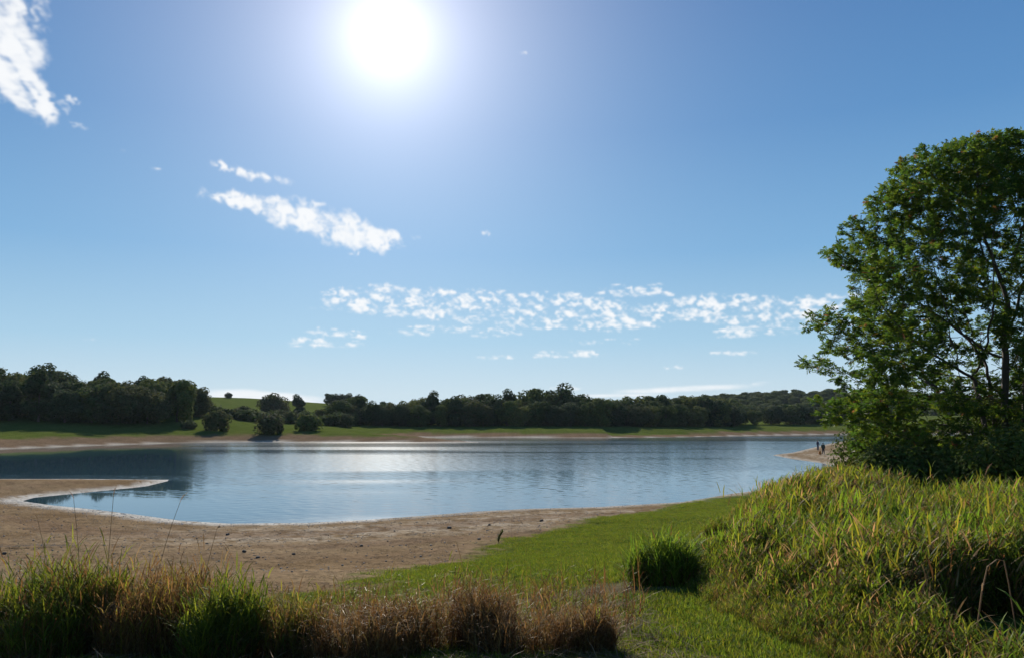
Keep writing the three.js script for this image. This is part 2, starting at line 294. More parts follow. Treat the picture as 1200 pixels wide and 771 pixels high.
// ------------------------------------------------------------------ water
{
  const X0 = -115, X1 = 135, Z0 = -300, Z1 = -40, N = 2048, T = 512, L = 30, q = rng(9);
  const sx = new Float32Array(T * T), sz = new Float32Array(T * T);
  for (let n = 0; n < 70; n++) {                 // wind ripples, 0.45 to 1.8 m long, on a tile of 30 m
    const len = 0.45 * Math.pow(4, q()), a = R(90 + 18) + (q() - 0.5) * 2.6, kx = Math.round(L / len * Math.cos(a)), kz = Math.round(L / len * Math.sin(a)), ph = q() * 6.283;
    const slope = 0.0026;
    const kk = Math.hypot(kx, kz) || 1;
    for (let y = 0; y < T; y++) for (let x = 0; x < T; x++) { const s = slope * Math.cos(2 * Math.PI * (kx * x + kz * y) / T + ph) * 1.2; sx[y * T + x] += s * kx / kk; sz[y * T + x] += s * kz / kk; }
  }
  const px = new Uint8Array(N * N * 4), gl = new Uint8Array(N * N * 4);
  for (let j = 0; j < N; j++) for (let i = 0; i < N; i++) {
    const x = mix(X0, X1, (i + 0.5) / N), z = mix(Z1, Z0, (j + 0.5) / N);
    const at = (a, b) => { const ix = Math.floor(((a / L) % 1 + 1) % 1 * T), iz = Math.floor(((b / L) % 1 + 1) % 1 * T); return iz * T + ix; };
    const k1 = at(x, z), k2 = at(x * 0.83 + z * 0.31 + 7, z * 0.83 - x * 0.31 + 3);
    const streak = smooth(0.35, 0.65, fbm(x * 0.012 + z * 0.004, z * 0.07, 15, 3));
    // sheltered, stiller water under the wood on the west side
    const shelter = smooth(2, -5, x + 30 - (z + 80) * 0.43);
    const amp = mix(mix(0.7, 1.35, streak), mix(0.02, 0.5, smooth(0.55, 0.68, fbm(x * 0.008, z * 0.11, 25, 3))), shelter);
    const a = (sx[k1] * 0.7 + sx[k2] * 0.6) * amp, b = (sz[k1] * 0.7 + sz[k2] * 0.6) * amp, o = (j * N + i) * 4;
    px[o] = clamp(0.5 - a * 2, 0, 1) * 255; px[o + 1] = clamp(0.5 + b * 2, 0, 1) * 255; px[o + 2] = 255; px[o + 3] = 255;
    gl[o] = gl[o + 1] = gl[o + 2] = clamp(0.03 + 0.09 * Math.min(1.2, amp)) * 255; gl[o + 3] = 255;
  }
  const wrap = (d) => { const t = new THREE.DataTexture(d, N, N); t.magFilter = THREE.LinearFilter; t.minFilter = THREE.LinearFilter; t.wrapS = t.wrapT = THREE.RepeatWrapping; t.needsUpdate = true; return t; }, t = wrap(px);
  const g = new THREE.PlaneGeometry(430, 270, 1, 1); g.rotateX(-Math.PI / 2); g.translate(35, 0, -165);
  { const p = g.attributes.position, u = g.attributes.uv; for (let i = 0; i < p.count; i++) u.setXY(i, (p.getX(i) - X0) / (X1 - X0), (Z1 - p.getZ(i)) / (Z1 - Z0)); }
  const m = new THREE.MeshPhysicalMaterial({ color: lin(0.03, 0.065, 0.09), roughness: 1, roughnessMap: wrap(gl), ior: 1.333, normalMap: t, normalScale: new THREE.Vector2(0.25, 0.25) });
  tag(mesh('water', g, m), 'calm blue lake water with light wind ripples', 'lake', null, 'structure');
}

// ------------------------------------------------------------------ far trees and bushes
function crownGeo(seed, rx, ry, cy, n, size, col, low = 0.25) {
  const q = rng(seed), t = new Tris(), lobes = [];
  for (let i = 0; i < 26; i++) {
    const a = q() * 6.283, v = q() * 1.9 - 0.95, s = Math.sqrt(Math.max(0, 1 - Math.min(1, v * v))), k = 0.45 + 0.3 * q();
    lobes.push([Math.cos(a) * s * rx * k * 1.15, cy + v * ry * k * 1.1, Math.sin(a) * s * rx * k * 1.15, rx * (0.3 + 0.22 * q())]);
  }
  for (let i = 0; i < n; i++) {
    const [lx, ly, lz, lr] = lobes[Math.floor(q() * lobes.length)];
    let d; do { d = [q() * 2 - 1, q() * 2 - 1, q() * 2 - 1]; } while (Math.hypot(...d) > 1 || Math.hypot(...d) < 0.1);
    const l = Math.hypot(...d), k = lr * (0.72 + 0.36 * q()); d = d.map((x) => x / l);
    const c = [lx + d[0] * k, ly + d[1] * k * 0.9, lz + d[2] * k];
    if (c[1] < low) continue;
    const nrm = new THREE.Vector3(d[0] + (q() - 0.5) * 1.6, d[1] + 0.5 + (q() - 0.5) * 1.6, d[2] + (q() - 0.5) * 1.6).normalize();
    const u = new THREE.Vector3(q() - 0.5, q() - 0.5, q() - 0.5).cross(nrm).normalize(), w = nrm.clone().cross(u), s = size * (0.6 + 0.8 * q()), f = 0.75 + 0.5 * q(), cc = col.map((x, j) => x * f * (j === 0 ? 0.85 + 0.35 * q() : 1));
    const P = (a, b, h) => [c[0] + u.x * a * s + w.x * b * s + nrm.x * h * s, c[1] + u.y * a * s + w.y * b * s + nrm.y * h * s, c[2] + u.z * a * s + w.z * b * s + nrm.z * h * s];
    t.tri(P(-0.5, 0, 0), P(0, -0.42, 0.15), P(0.05, 0.45, 0.12), cc); t.tri(P(0, -0.42, 0.15), P(0.6, 0.05, -0.08), P(0.05, 0.45, 0.12), cc);
  }
  return t.geo();
}
function trunkGeo(h, r) {
  const t = new Tris(); t.rod([[0, -0.5, 0], [0.02, h * 0.3, 0], [0.12, h * 0.62, 0.05], [0.1, h * 0.85, 0.1]], r, r * 0.25, [1, 1, 1], 7);
  for (let i = 0; i < 5; i++) { const a = i * 1.26, k = h * (0.3 + 0.07 * i); t.rod([[0.05, k, 0], [Math.cos(a) * h * 0.12, k + h * 0.12, Math.sin(a) * h * 0.12], [Math.cos(a) * h * 0.24, k + h * 0.22, Math.sin(a) * h * 0.24]], r * 0.45, r * 0.12, [1, 1, 1], 5); }
  return t.geo();
}
const greens = [[0.065, 0.09, 0.024], [0.05, 0.072, 0.024], [0.09, 0.115, 0.028], [0.075, 0.085, 0.03]];
const farTrees = [];                              // eleven metres tall, cloned and scaled
for (let i = 0; i < 8; i++) { farTrees.push([crownGeo(100 + i, [4.4, 4.9, 5.4, 3.9, 5.2, 3.2, 4.6, 5.6][i], [6.0, 5.8, 5.6, 6.2, 5.2, 6.8, 6.0, 5.0][i], [5.2, 5.2, 5.0, 5.4, 4.8, 5.6, 5.2, 4.6][i], 5600, 0.6, [greens[0], greens[1], greens[3], [0.1, 0.125, 0.03], greens[0], greens[1], [0.12, 0.135, 0.035], [0.055, 0.075, 0.03]][i], 0.15), trunkGeo(9, 0.28)]); }
const farBushes = []; for (let i = 0; i < 4; i++) farBushes.push(crownGeo(200 + i, 1.15, 0.85, 0.75, 1500, 0.24, greens[i % 4], 0.02));
function farTree(x, z, h, v, turn, label, group, wide = 1) {
  const t = thing('broadleaf_tree', label, 'tree', [x, land(x, z) - 0.1, z], turn, group), s = h / 11;
  mesh('trunk', farTrees[v][1], M.bark, t); mesh('crown', farTrees[v][0], M.farLeaf, t); t.scale.set(s * wide, s, s * wide); return t;
}
function farBush(x, z, h, w, v, turn, label, group) {
  const b = tag(mesh('bush', farBushes[v], M.farLeaf), label, 'bush', group); b.position.set(x, land(x, z) - 0.1, z); b.rotation.y = turn; b.scale.set(w / 2.6, h / 1.75, w / 3.1); return b;
}
{
  const q = rng(31);
  // the wood on the rising west shore
  for (let row = 0; row < 5; row++) for (let i = 0; i < 13; i++) {
    const x = -96 - i * 5.8 + (q() - 0.5) * 3 - row * 2.6, z = -222 - row * 12 + i * 2.2 + (q() - 0.5) * 4;
    if (row === 0 && i === 0) continue;
    farTree(x, z, 9 + q() * 4.6, Math.floor(q() * 8), q() * 6.28, 'dark broadleaf tree of the dense wood on the rising shore', 'trees of the wood on the rising shore');
  }
  // the belt behind the far green bank
  for (let row = 0; row < 3; row++) for (let i = 0; i < 26; i++) {
    const x = -62 + i * 5.9 + (q() - 0.5) * 3.8 + row * 1.5, z = -284 - row * 9 - Math.max(0, x - 45) * 0.55 + (q() - 0.5) * 5;
    farTree(x, z, (x < -22 ? 7.2 : 8.4) + q() * q() * 6 + row * 0.7, Math.floor(q() * 8), q() * 6.28, 'dark broadleaf tree in the belt behind the far green bank', 'trees of the belt behind the far bank', 1.05);
  }
  // shorter trees on the far shore, beyond the end of the belt
  for (const [x, z, h, w] of [[93, -330, 7.6, 1.2], [99, -326, 6.5, 1.2], [107, -331, 9.2, 1.35], [115, -331, 9.8, 1.35], [122, -336, 8.8, 1.3], [90, -322, 5, 1.3], [130, -340, 8, 1.3], [138, -342, 8.6, 1.3], [147, -345, 9, 1.3], [157, -346, 8, 1.3]])
    farTree(x, z, h, Math.floor(q() * 8), q() * 6.28, 'low rounded tree on the far shore below the wooded hill', 'low trees below the wooded hill', w);
  // round bushes on the green shore between wood and belt
  for (const [x, z, h, w, l] of [[-79.5, -216, 5.4, 8, 'dark round bush beside the edge of the wood'], [-64.5, -214, 5.4, 10.5, 'widest dark round bush standing alone on the green shore'], [-57, -224, 4.8, 8.5, 'dark round bush next to the belt of trees'], [-88, -218, 2.6, 5, 'small low bush leaning against the dark round bush']]) farBush(x, z, h, w, Math.floor(q() * 4), q() * 6, l);
  for (let i = 0; i < 44; i++) {
    const x = -112 + i * 1.35 + (q() - 0.5) * 3, z = -262 - q() * 40 + i * 0.2;
    farBush(x, z, 2.8 + q() * 2.4, 6 + q() * 4, Math.floor(q() * 4), q() * 6, 'grey green hedge bush below the hill pasture', 'hedge bushes below the pasture');
  }
  farTree(-118, -395, 12.5, 2, 1, 'broad round tree standing clear on the pasture slope above the hedge', null, 1.15);
  farTree(-105, -392, 10.2, 5, 2.6, 'smaller round tree on the pasture slope beside the broad one', null, 1.1);
  farTree(-212, -596, 4.6, 1, 2, 'lone tiny round tree on the crest of the pasture', null, 1.3);
  for (let i = 0; i < 5; i++) farTree(-118 + i * 5, -520 + i * 2, 7 + q() * 2.5, i, i, 'dark tree in the small clump at the end of the pasture ridge', 'clump at the end of the pasture ridge', 1.2);
  for (let i = 0; i < 4; i++) farTree(-104 - i * 4, -262 - i * 3, 9 + q() * 2.5, i + 2, i, 'tree at the end of the wood standing up behind its edge', 'trees at the end of the wood');
}
{                                                 // far-off wood on the hill to the south-east: reads as one mass
  const q = rng(57), n = 520, im = shade(new THREE.InstancedMesh(farTrees[3][0], M.farLeaf, n)), o = new THREE.Object3D();
  for (let i = 0; i < n; i++) { const x = 90 + q() * 430, z = -500 - q() * 270; o.position.set(x, land(x, z) - 2, z); o.rotation.y = q() * 6.28; const s = 0.65 + q() * 0.4; o.scale.set(s * 1.4, s * 0.9, s * 1.4); o.updateMatrix(); im.setMatrixAt(i, o.matrix); }
  im.name = 'distant_woodland'; scene.add(im); tag(im, 'far off blue green wood covering the low hill', 'woodland', null, 'stuff');
}

// ------------------------------------------------------------------ the big tree on the bank
function growTree(base, attract, seeds, step, kill, sight, rounds, q) {
  // space colonisation: twigs grow towards free points of the crown
  const nodes = seeds.map((s) => ({ p: s.p, parent: s.parent, kids: 0 })), cell = sight, grid = new Map();
  const key = (x, y, z) => Math.floor(x / cell) + ',' + Math.floor(y / cell) + ',' + Math.floor(z / cell);
  const put = (i) => { const k = key(...nodes[i].p); (grid.get(k) || grid.set(k, []).get(k)).push(i); };
  nodes.forEach((_, i) => put(i));
  let free = attract;
  for (let it = 0; it < rounds && free.length; it++) {
    const pull = new Map(), left = [];
    for (const a of free) {
      let best = -1, bd = sight * sight; const cx = Math.floor(a[0] / cell), cy = Math.floor(a[1] / cell), cz = Math.floor(a[2] / cell);
      for (let i = -1; i <= 1; i++) for (let j = -1; j <= 1; j++) for (let k = -1; k <= 1; k++) for (const n of grid.get((cx + i) + ',' + (cy + j) + ',' + (cz + k)) || []) { const p = nodes[n].p, d = (p[0] - a[0]) ** 2 + (p[1] - a[1]) ** 2 + (p[2] - a[2]) ** 2; if (d < bd) { bd = d; best = n; } }
      if (best >= 0 && bd < kill * kill) continue;
      left.push(a);
      if (best >= 0) { const p = nodes[best].p, d = Math.sqrt(bd), v = pull.get(best) || pull.set(best, [0, 0, 0]).get(best); v[0] += (a[0] - p[0]) / d; v[1] += (a[1] - p[1]) / d; v[2] += (a[2] - p[2]) / d; }
    }
    free = left;
    if (!pull.size) break;
    for (const [n, v] of pull) {
      const l = Math.hypot(...v) + 1e-6, p = nodes[n].p;
      if (nodes[n].kids > 2) continue;
      nodes[n].kids++;
      nodes.push({ p: [p[0] + (v[0] / l + (q() - 0.5) * 0.35) * step, p[1] + (v[1] / l + (q() - 0.5) * 0.35 + 0.06) * step, p[2] + (v[2] / l + (q() - 0.5) * 0.35) * step], parent: n, kids: 0 }); put(nodes.length - 1);
    }
  }
  return nodes;
}
{
  const q = rng(404), bx = 15.0, bz = -24.5, by = land(bx, bz);
  const root = thing('ash_tree', 'tall many stemmed tree with fresh green backlit leaves on the grass bank', 'tree', [bx, by, bz]);
  // radius of the crown at each height over the ground
  const outline = [[0.6, 2.8], [1.2, 3.9], [2.0, 4.7], [3.0, 5.4], [4.0, 5.5], [5.2, 5.2], [6.5, 4.9], [7.8, 4.4], [8.8, 3.9], [9.7, 3.3], [10.3, 2.7], [10.7, 1.9], [11.0, 0.8]];
  const att = [];
  while (att.length < 7500) {
    const h = 0.7 + q() * 10.3, a = q() * 6.283, rm = curve(outline, h) * (0.62 + 0.62 * vnoise(a * 1.9 + 5, h * 0.75, 8)), r = rm * Math.sqrt(q());
    const shell = Math.max(r / rm, h > 9.3 ? 0.9 : 0);
    if (vnoise(a * 2.2 + 3, h * 0.9, 12) > 0.17 && q() < 0.1 + 0.9 * shell ** 1.9) att.push([Math.cos(a) * r, h, Math.sin(a) * r]);
  }
  // one long low branch reaching out over the water
  for (let i = 0; i < 70; i++) att.push([-4.6 - q() * 1.2, 2.1 + q() * 0.8, 0.6 + (q() - 0.5) * 1.3]);
  const seeds = []; const stems = [[0, 0, 0.02, 0.0], [0.35, 0.1, 0.16, 0.5], [-0.3, 0.2, 0.3, 2.9], [0.1, -0.3, 0.24, -1.4], [-0.2, -0.2, 0.4, 3.6], [0.25, 0.3, 0.34, 0.9], [-0.4, 0, 0.58, 3.1]];
  for (const [sx, sz, lean, az] of stems) {
    let p = [sx, -0.4, sz], prev = null, l = lean * 0.5; const top = lean > 0.5 ? 2.2 : 4.4 - lean * 3;
    while (p[1] < top) { seeds.push({ p, parent: prev }); prev = seeds.length - 1; l += (q() - 0.45) * 0.03; p = [p[0] + Math.sin(l) * Math.cos(az) * 0.22, p[1] + Math.cos(l) * 0.22, p[2] + Math.sin(l) * Math.sin(az) * 0.22]; }
  }
  const nodes = growTree([0, 0, 0], att, seeds, 0.2, 0.28, 2.4, 150, q);
  const w = nodes.map(() => 0), kids = nodes.map(() => 0);
  for (let i = nodes.length - 1; i >= 0; i--) { if (w[i] === 0) w[i] = 1; const p = nodes[i].parent; if (p != null) { w[p] += w[i]; kids[p]++; } }
  const rad = (i) => Math.min(0.17, 0.0043 * Math.pow(w[i], 0.5));
  const stemsT = new Tris(), twigs = new Tris(), K = 6, dirAt = nodes.map((n, i) => { const p = n.parent != null ? nodes[n.parent].p : [n.p[0], n.p[1] - 1, n.p[2]]; return new THREE.Vector3(n.p[0] - p[0], n.p[1] - p[1], n.p[2] - p[2]).normalize(); });
  const ring = (i, r) => { const d = dirAt[i], u = new THREE.Vector3(0.31, 0.17, 0.93).cross(d).normalize(), v = d.clone().cross(u); return Array.from({ length: K }, (_, k) => { const a = k / K * 6.283, c = Math.cos(a) * r, s = Math.sin(a) * r, p = nodes[i].p; return [p[0] + u.x * c + v.x * s, p[1] + u.y * c + v.y * s, p[2] + u.z * c + v.z * s]; }); };
  nodes.forEach((n, i) => {
    if (n.parent == null) return;
    const thick = rad(i) > 0.026, t = thick ? stemsT : twigs, A = ring(n.parent, Math.min(rad(n.parent), rad(i) * 1.25)), B = ring(i, rad(i));
    for (let k = 0; k < K; k += thick ? 1 : 2) { const j = (k + (thick ? 1 : 2)) % K; t.tri(A[k], B[k], A[j], [1, 1, 1]); t.tri(A[j], B[k], B[j], [1, 1, 1]); }
  });
  mesh('trunk', stemsT.geo(), M.bark, root); mesh('branches', twigs.geo(), M.bark, root);
  // pinnate leaf of seven leaflets, 0.24 m long
  const lt = new Tris();
  const leaflet = (x, y, a, len, wd, c) => { const dx = Math.cos(a), dy = Math.sin(a), nx = -dy, ny = dx, m = 0.45; const P = (s, o, h) => [x + dx * len * s + nx * wd * o, h, y + dy * len * s + ny * wd * o];
    lt.tri(P(0, 0, 0), P(m, 0.5, 0.012), P(1, 0, -0.015), c); lt.tri(P(0, 0, 0), P(1, 0, -0.015), P(m, -0.5, 0.012), c); };
  for (let k = 0; k < 3; k++) for (const s of [-1, 1]) leaflet(0.07 + k * 0.05, 0, s * (1.05 - 0.1 * k), 0.1 - 0.004 * k, 0.042, [1, 1, 1].map((v) => v * (0.9 + 0.2 * q())));
  leaflet(0.17, 0, 0, 0.1, 0.044, [1, 1, 1]);
  const spots = [];
  nodes.forEach((n, i) => { if (w[i] < 8 && n.p[1] > 0.5) { const c = w[i] === 1 ? 11 : 4; for (let k = 0; k < c; k++) spots.push(i); } });
  const im = shade(new THREE.InstancedMesh(lt.geo(), M.treeLeaf, spots.length)), o = new THREE.Object3D(), up = new THREE.Vector3(0, 1, 0), col = new THREE.Color();
  spots.forEach((i, n) => {
    const p = nodes[i].p, d = dirAt[i].clone().multiplyScalar(0.7).add(new THREE.Vector3((q() - 0.5) * 2, (q() - 0.5) * 1.3, (q() - 0.5) * 2)).normalize();
    const y = up.clone().add(new THREE.Vector3((q() - 0.5) * 1.3, 0, (q() - 0.5) * 1.3)).normalize(), z = d.clone().cross(y).normalize(), yy = z.clone().cross(d), s = 0.68 + 0.5 * q();
    o.matrix.makeBasis(d.clone().multiplyScalar(s), yy.multiplyScalar(s), z.multiplyScalar(s)).setPosition(p[0] + (q() - 0.5) * 0.1, p[1] + (q() - 0.5) * 0.1, p[2] + (q() - 0.5) * 0.1);
    im.setMatrixAt(n, o.matrix);
    const t = q(), f = 0.8 + 0.4 * q(); im.setColorAt(n, t > 0.985 ? col.setRGB(0.2, 0.09, 0.03) : col.setRGB(mix(0.05, 0.15, t * t) * f, mix(0.105, 0.19, t * t) * f, 0.013 * f));
  });
  im.name = 'leaves'; im.userData.kind = 'stuff'; root.add(im);
  console.log('tree nodes', nodes.length, 'leaves', spots.length);
}
// dark shrubs beneath and behind it
function shrub(x, z, h, wd, seed, label) {
  const t = thing('shrub', label, 'shrub', [x, land(x, z) - 0.05, z]), q = rng(seed), st = new Tris();
  for (let i = 0; i < 9; i++) { const a = i * 0.7 + q(), l = 0.3 + q() * 0.4; st.rod([[0, -0.1, 0], [Math.cos(a) * l * 0.5, h * 0.35, Math.sin(a) * l * 0.5], [Math.cos(a) * wd * 0.35, h * 0.75, Math.sin(a) * wd * 0.35]], 0.03, 0.008, [1, 1, 1], 5); }
  mesh('stems', st.geo(), M.bark, t);
  mesh('foliage', crownGeo(seed, wd / 2.2, h / 2.1, h * 0.48, 13000, 0.085, [0.07, 0.1, 0.018], 0.05), M.shrubLeaf, t);
}
shrub(16.0, -25.5, 3.6, 4.4, 501, 'dark dense shrub under the crown of the tall tree');
shrub(19.0, -27.5, 4.4, 5.5, 502, 'tallest dark shrub, behind the tall tree at the edge of the bank');
shrub(13.0, -27.6, 2.6, 3.6, 503, 'low dark shrub between the tall tree and the lake');
shrub(15.6, -21.8, 1.9, 3.0, 504, 'low dark shrub in the grass in front of the tall tree');
shrub(12.6, -19.4, 1.8, 4.2, 505, 'dark bramble thicket close in front of the trunk of the tall tree');
shrub(10.6, -21.6, 1.5, 3.0, 507, 'dark bramble thicket at the lakeward side of the tall tree');

// ------------------------------------------------------------------ grasses
function shootInto(t, q, b, h, o) {               // an upright grass shoot: stem with arching leaves
  const yaw = q() * 6.283, lean = (o.lean ?? 0.25) * q(), col = (dead = 0) => { const c = q() < dead ? BROWN[Math.floor(q() * 4)] : o.cols[Math.floor(q() * o.cols.length)], f = 0.75 + 0.5 * q(); return c.map((v) => v * f); };
  const la = o.wind != null && q() < 0.6 ? o.wind + (q() - 0.5) : yaw;
  t.blade(b, la, h, 0.006, Math.PI / 2 - lean * 0.4, lean, col(), 3);
  const n = o.leaves ?? 6;
  for (let i = 0; i < n; i++) {
    const s = (i + 0.5 + q() * 0.5) / n, p = [b[0] + Math.cos(la) * lean * h * s * s * 0.8, b[1] + h * s * 0.96, b[2] + Math.sin(la) * lean * h * s * s * 0.8];
    t.blade(p, yaw + i * 2.4 + (q() - 0.5), (o.len ?? 0.28) * (0.6 + 0.7 * q()), (o.wid ?? 0.013) * (0.7 + 0.5 * q()), 1.35 - (o.flat ?? 0) - 0.6 * q(), (o.droop ?? 0.9) * (0.3 + 1.2 * q()), col(s < 0.4 ? 0.35 : 0.03), 3, (q() - 0.5) * 0.5);
  }
}
const GREEN = [[0.13, 0.165, 0.012], [0.185, 0.195, 0.015], [0.085, 0.125, 0.012], [0.24, 0.215, 0.02]];
const LUSH = [[0.105, 0.165, 0.012], [0.15, 0.2, 0.014], [0.08, 0.135, 0.012], [0.19, 0.215, 0.016]];
const OLIVE = [[0.16, 0.155, 0.02], [0.2, 0.165, 0.026], [0.115, 0.135, 0.018], [0.2, 0.14, 0.035]];
const BROWN = [[0.18, 0.086, 0.026], [0.235, 0.12, 0.038], [0.12, 0.057, 0.02], [0.26, 0.16, 0.062]];
function scatter(name, label, kindOf, geos, mat, places, seed) {
  const o = new THREE.Object3D(), q = rng(seed);
  geos.forEach((g, v) => {
    const mine = places.filter((_, i) => i % geos.length === v), im = shade(new THREE.InstancedMesh(g, mat, mine.length));
    mine.forEach(([x, z, s], i) => { o.position.set(x, land(x, z) - 0.015, z); o.rotation.set((q() - 0.5) * 0.3, q() * 6.283, (q() - 0.5) * 0.3); o.scale.set(s * (0.9 + 0.2 * q()), s * (0.8 + 0.4 * q()), s * (0.9 + 0.2 * q())); o.updateMatrix(); im.setMatrixAt(i, o.matrix); const f = 0.7 + 0.6 * q(); im.setColorAt(i, lin(f * (0.9 + 0.25 * q()), f, f)); });
    im.name = numbered(name); scene.add(im); tag(im, label, kindOf, null, 'stuff');
  });
}
{                                                 // tall grass of the bank, in bunches of five shoots
  const geos = [LUSH, LUSH, GREEN, [...GREEN, OLIVE[2]], [...OLIVE, ...BROWN, GREEN[1]]].map((cols, v) => { const q = rng(600 + v), t = new Tris(); for (let i = 0; i < 6; i++) { const a = q() * 6.28, r = 0.14 * Math.sqrt(q()); shootInto(t, q, [Math.cos(a) * r, 0, Math.sin(a) * r], 0.28 + 0.28 * q(), { cols: q() < 0.1 ? BROWN : cols, lean: 0.4, len: 0.19, wid: v === 4 ? 0.009 : 0.017, leaves: 8, droop: 0.55, flat: 0.12 }); } return t.geo(); });
  const q = rng(610), at = [];
  for (let n = 0; n < 170000 && at.length < 42000; n++) {
    const d = 3.5 + 52 * Math.pow(q(), 1.25), a = R(-4 + q() * 62), x = Math.sin(a) * d, z = -Math.cos(a) * d;
    const s = bankSide(x, z) + (fbm(x * 0.7, z * 0.7, 33, 3) - 0.5) * 1.6; if (s < -0.1) continue;
    if (Math.abs(x - z * 0) < 1.5 && d < 5) continue;
    if (z < -34 && inland(x, z) < 6) continue;
    const thin = fbm(x * 0.5, z * 0.5, 35, 3); if (thin < 0.39 + 0.06 * q()) continue;
    if (z < -9.5 && z > -27 && x > mix(6.3, 9.9, smooth(10.5, 25, -z)) + (thin - 0.5) * 2 && q() < (z > -16 ? 0.6 : 0.88)) continue;
    if ( Math.hypot((x - 3.75) / 0.75, (z + 5.7) / 0.9) < 1) continue;
    at.push([x, z, (0.42 + 1.05 * fbm(x * 1.3, z * 1.3, 36, 3) * (0.6 + 0.8 * thin)) * smooth(-0.3, 1.5, s) + 0.2]);
  }
  console.log('bank bunches', at.length);
  const sortKey = (p) => fbm(p[0] * 0.35, p[1] * 0.35, 37, 3) + (hash(p[0] * 100, p[1] * 100) - 0.5) * 0.6;
  at.sort((a, b) => sortKey(a) - sortKey(b));
  const names = ['bright green tall grass with broad blades on the bank', 'fresh green tall grass growing over the bank', 'olive green tall grass on the bank', 'yellowing olive tall grass on the bank', 'dry brown tall grass on the bank'];
  geos.forEach((g, v) => scatter('bank_grass', names[v], 'tall grass', [g], M.grass, at.slice(Math.floor(v / 5 * at.length), Math.floor((v + 1) / 5 * at.length)), 620 + v));
}
{                                                 // taller stems and dead tops standing out of the bank grass
  const geos = [[...LUSH, GREEN[3]], [...BROWN, OLIVE[1]], [...GREEN, BROWN[1]]].map((cols, v) => { const q = rng(660 + v), t = new Tris(); for (let i = 0; i < 3; i++) { const a = q() * 6.28, r = 0.1 * q(); shootInto(t, q, [Math.cos(a) * r, 0, Math.sin(a) * r], 0.62 + 0.3 * q(), { cols, lean: 0.5, len: v === 1 ? 0.12 : 0.22, wid: v === 1 ? 0.007 : 0.015, leaves: 9, droop: 0.7 }); } return t.geo(); });
  const q = rng(665), at = []; while (at.length < 1500) { const d = 4 + 42 * Math.pow(q(), 1.2), a = R(4 + q() * 50), x = Math.sin(a) * d, z = -Math.cos(a) * d; if (bankSide(x, z) < 0.7 || fbm(x * 0.8, z * 0.8, 39, 3) < 0.5 || (z < -34 && inland(x, z) < 8) || Math.hypot((x - 3.75) / 0.75, (z + 5.7) / 0.9) < 1) continue; at.push([x, z, 0.75 + 0.4 * q()]); }
  scatter('bank_weeds', 'taller mixed stems and brown tops standing out of the bank grass', 'weeds', geos, M.grass, at, 666);
}
{                                                 // short turf on the slope down to the beach
  const tuft = (seed, cols) => { const q = rng(seed), t = new Tris(); for (let i = 0; i < 26; i++) { const a = q() * 6.28, r = 0.13 * Math.sqrt(q()), c = cols[Math.floor(q() * cols.length)]; t.blade([Math.cos(a) * r, 0, Math.sin(a) * r], q() * 6.28, 0.04 + 0.04 * q(), 0.007, 1.3 - 0.7 * q(), 0.9 * q(), c, 2); } return t.geo(); };
  const geos = [tuft(1, LUSH), tuft(2, LUSH), tuft(3, [...LUSH, ...GREEN]), tuft(4, [...GREEN, OLIVE[0], LUSH[0]])];
  const q = rng(640), at = [];
  for (let n = 0; n < 220000 && at.length < 60000; n++) {
    const d = 4 + 58 * Math.pow(q(), 1.1), a = R(-38 + q() * 70), x = Math.sin(a) * d, z = -Math.cos(a) * d;
    const n1 = fbm(x * 0.22, z * 0.22, 61, 4), n2 = fbm(x * 1.4, z * 1.4, 67, 3);
    if (turfSide(x, z) + (n1 - 0.5) * 2.4 + (n2 - 0.5) * 2.2 < -0.3 + q() * 1.8 || bankSide(x, z) > 0.4) continue;
    if (Math.exp(-(((x - 0.9) / 1.6) ** 2) - (((z + 10.6) / 1.3) ** 2)) > 0.2 + 0.5 * q()) continue;
    if (n2 * 0.6 + n1 * 0.4 < 0.22 + 0.1 * q()) continue;
    at.push([x, z, 0.7 + 0.5 * q() + d * 0.008]);
  }
  scatter('turf', 'short green turf on the slope above the mud beach', 'grass', geos, M.turf, at, 641);
}
// separate clumps in front
function clump(name, label, x, z, rx, rz, h, n, o, seed, yaw = 0, extra) {
  const q = rng(seed), t = new Tris(), base = land(x, z), c = Math.cos(yaw), s = Math.sin(yaw);
  const g = thing(name, label, 'grass clump', [x, base - 0.03, z], 0, o.group);
  const heads = [[0, 0, 1]]; for (let i = 0; i < 5; i++) { const a = q() * 6.283; heads.push([Math.cos(a) * rx * 0.75, Math.sin(a) * rz * 0.75, 0.62 + 0.38 * q()]); }
  for (let i = 0; i < n; i++) {
    const [hx, hz, hk] = heads[Math.floor(q() * heads.length)], a = q() * 6.283, r = Math.pow(q(), 0.7) * 0.62, lx = hx + Math.cos(a) * r * rx, lz = hz + Math.sin(a) * r * rz, wx = lx * c - lz * s, wz = lx * s + lz * c;
    const b = [wx, land(x + wx, z + wz) - base, wz], hh = h * hk * (1 - 0.7 * r * r) * (q() < 0.06 ? 1.0 + 0.25 * q() : 0.5 + 0.5 * q());
    shootInto(t, q, b, hh, { ...o, wind: q() < 0.5 ? a : o.wind });
  }
  const m = mesh('blades', t.geo(), o.mat ?? M.grass, g); m.userData.kind = 'stuff';
  if (extra) extra(g, q);
  return g;
}
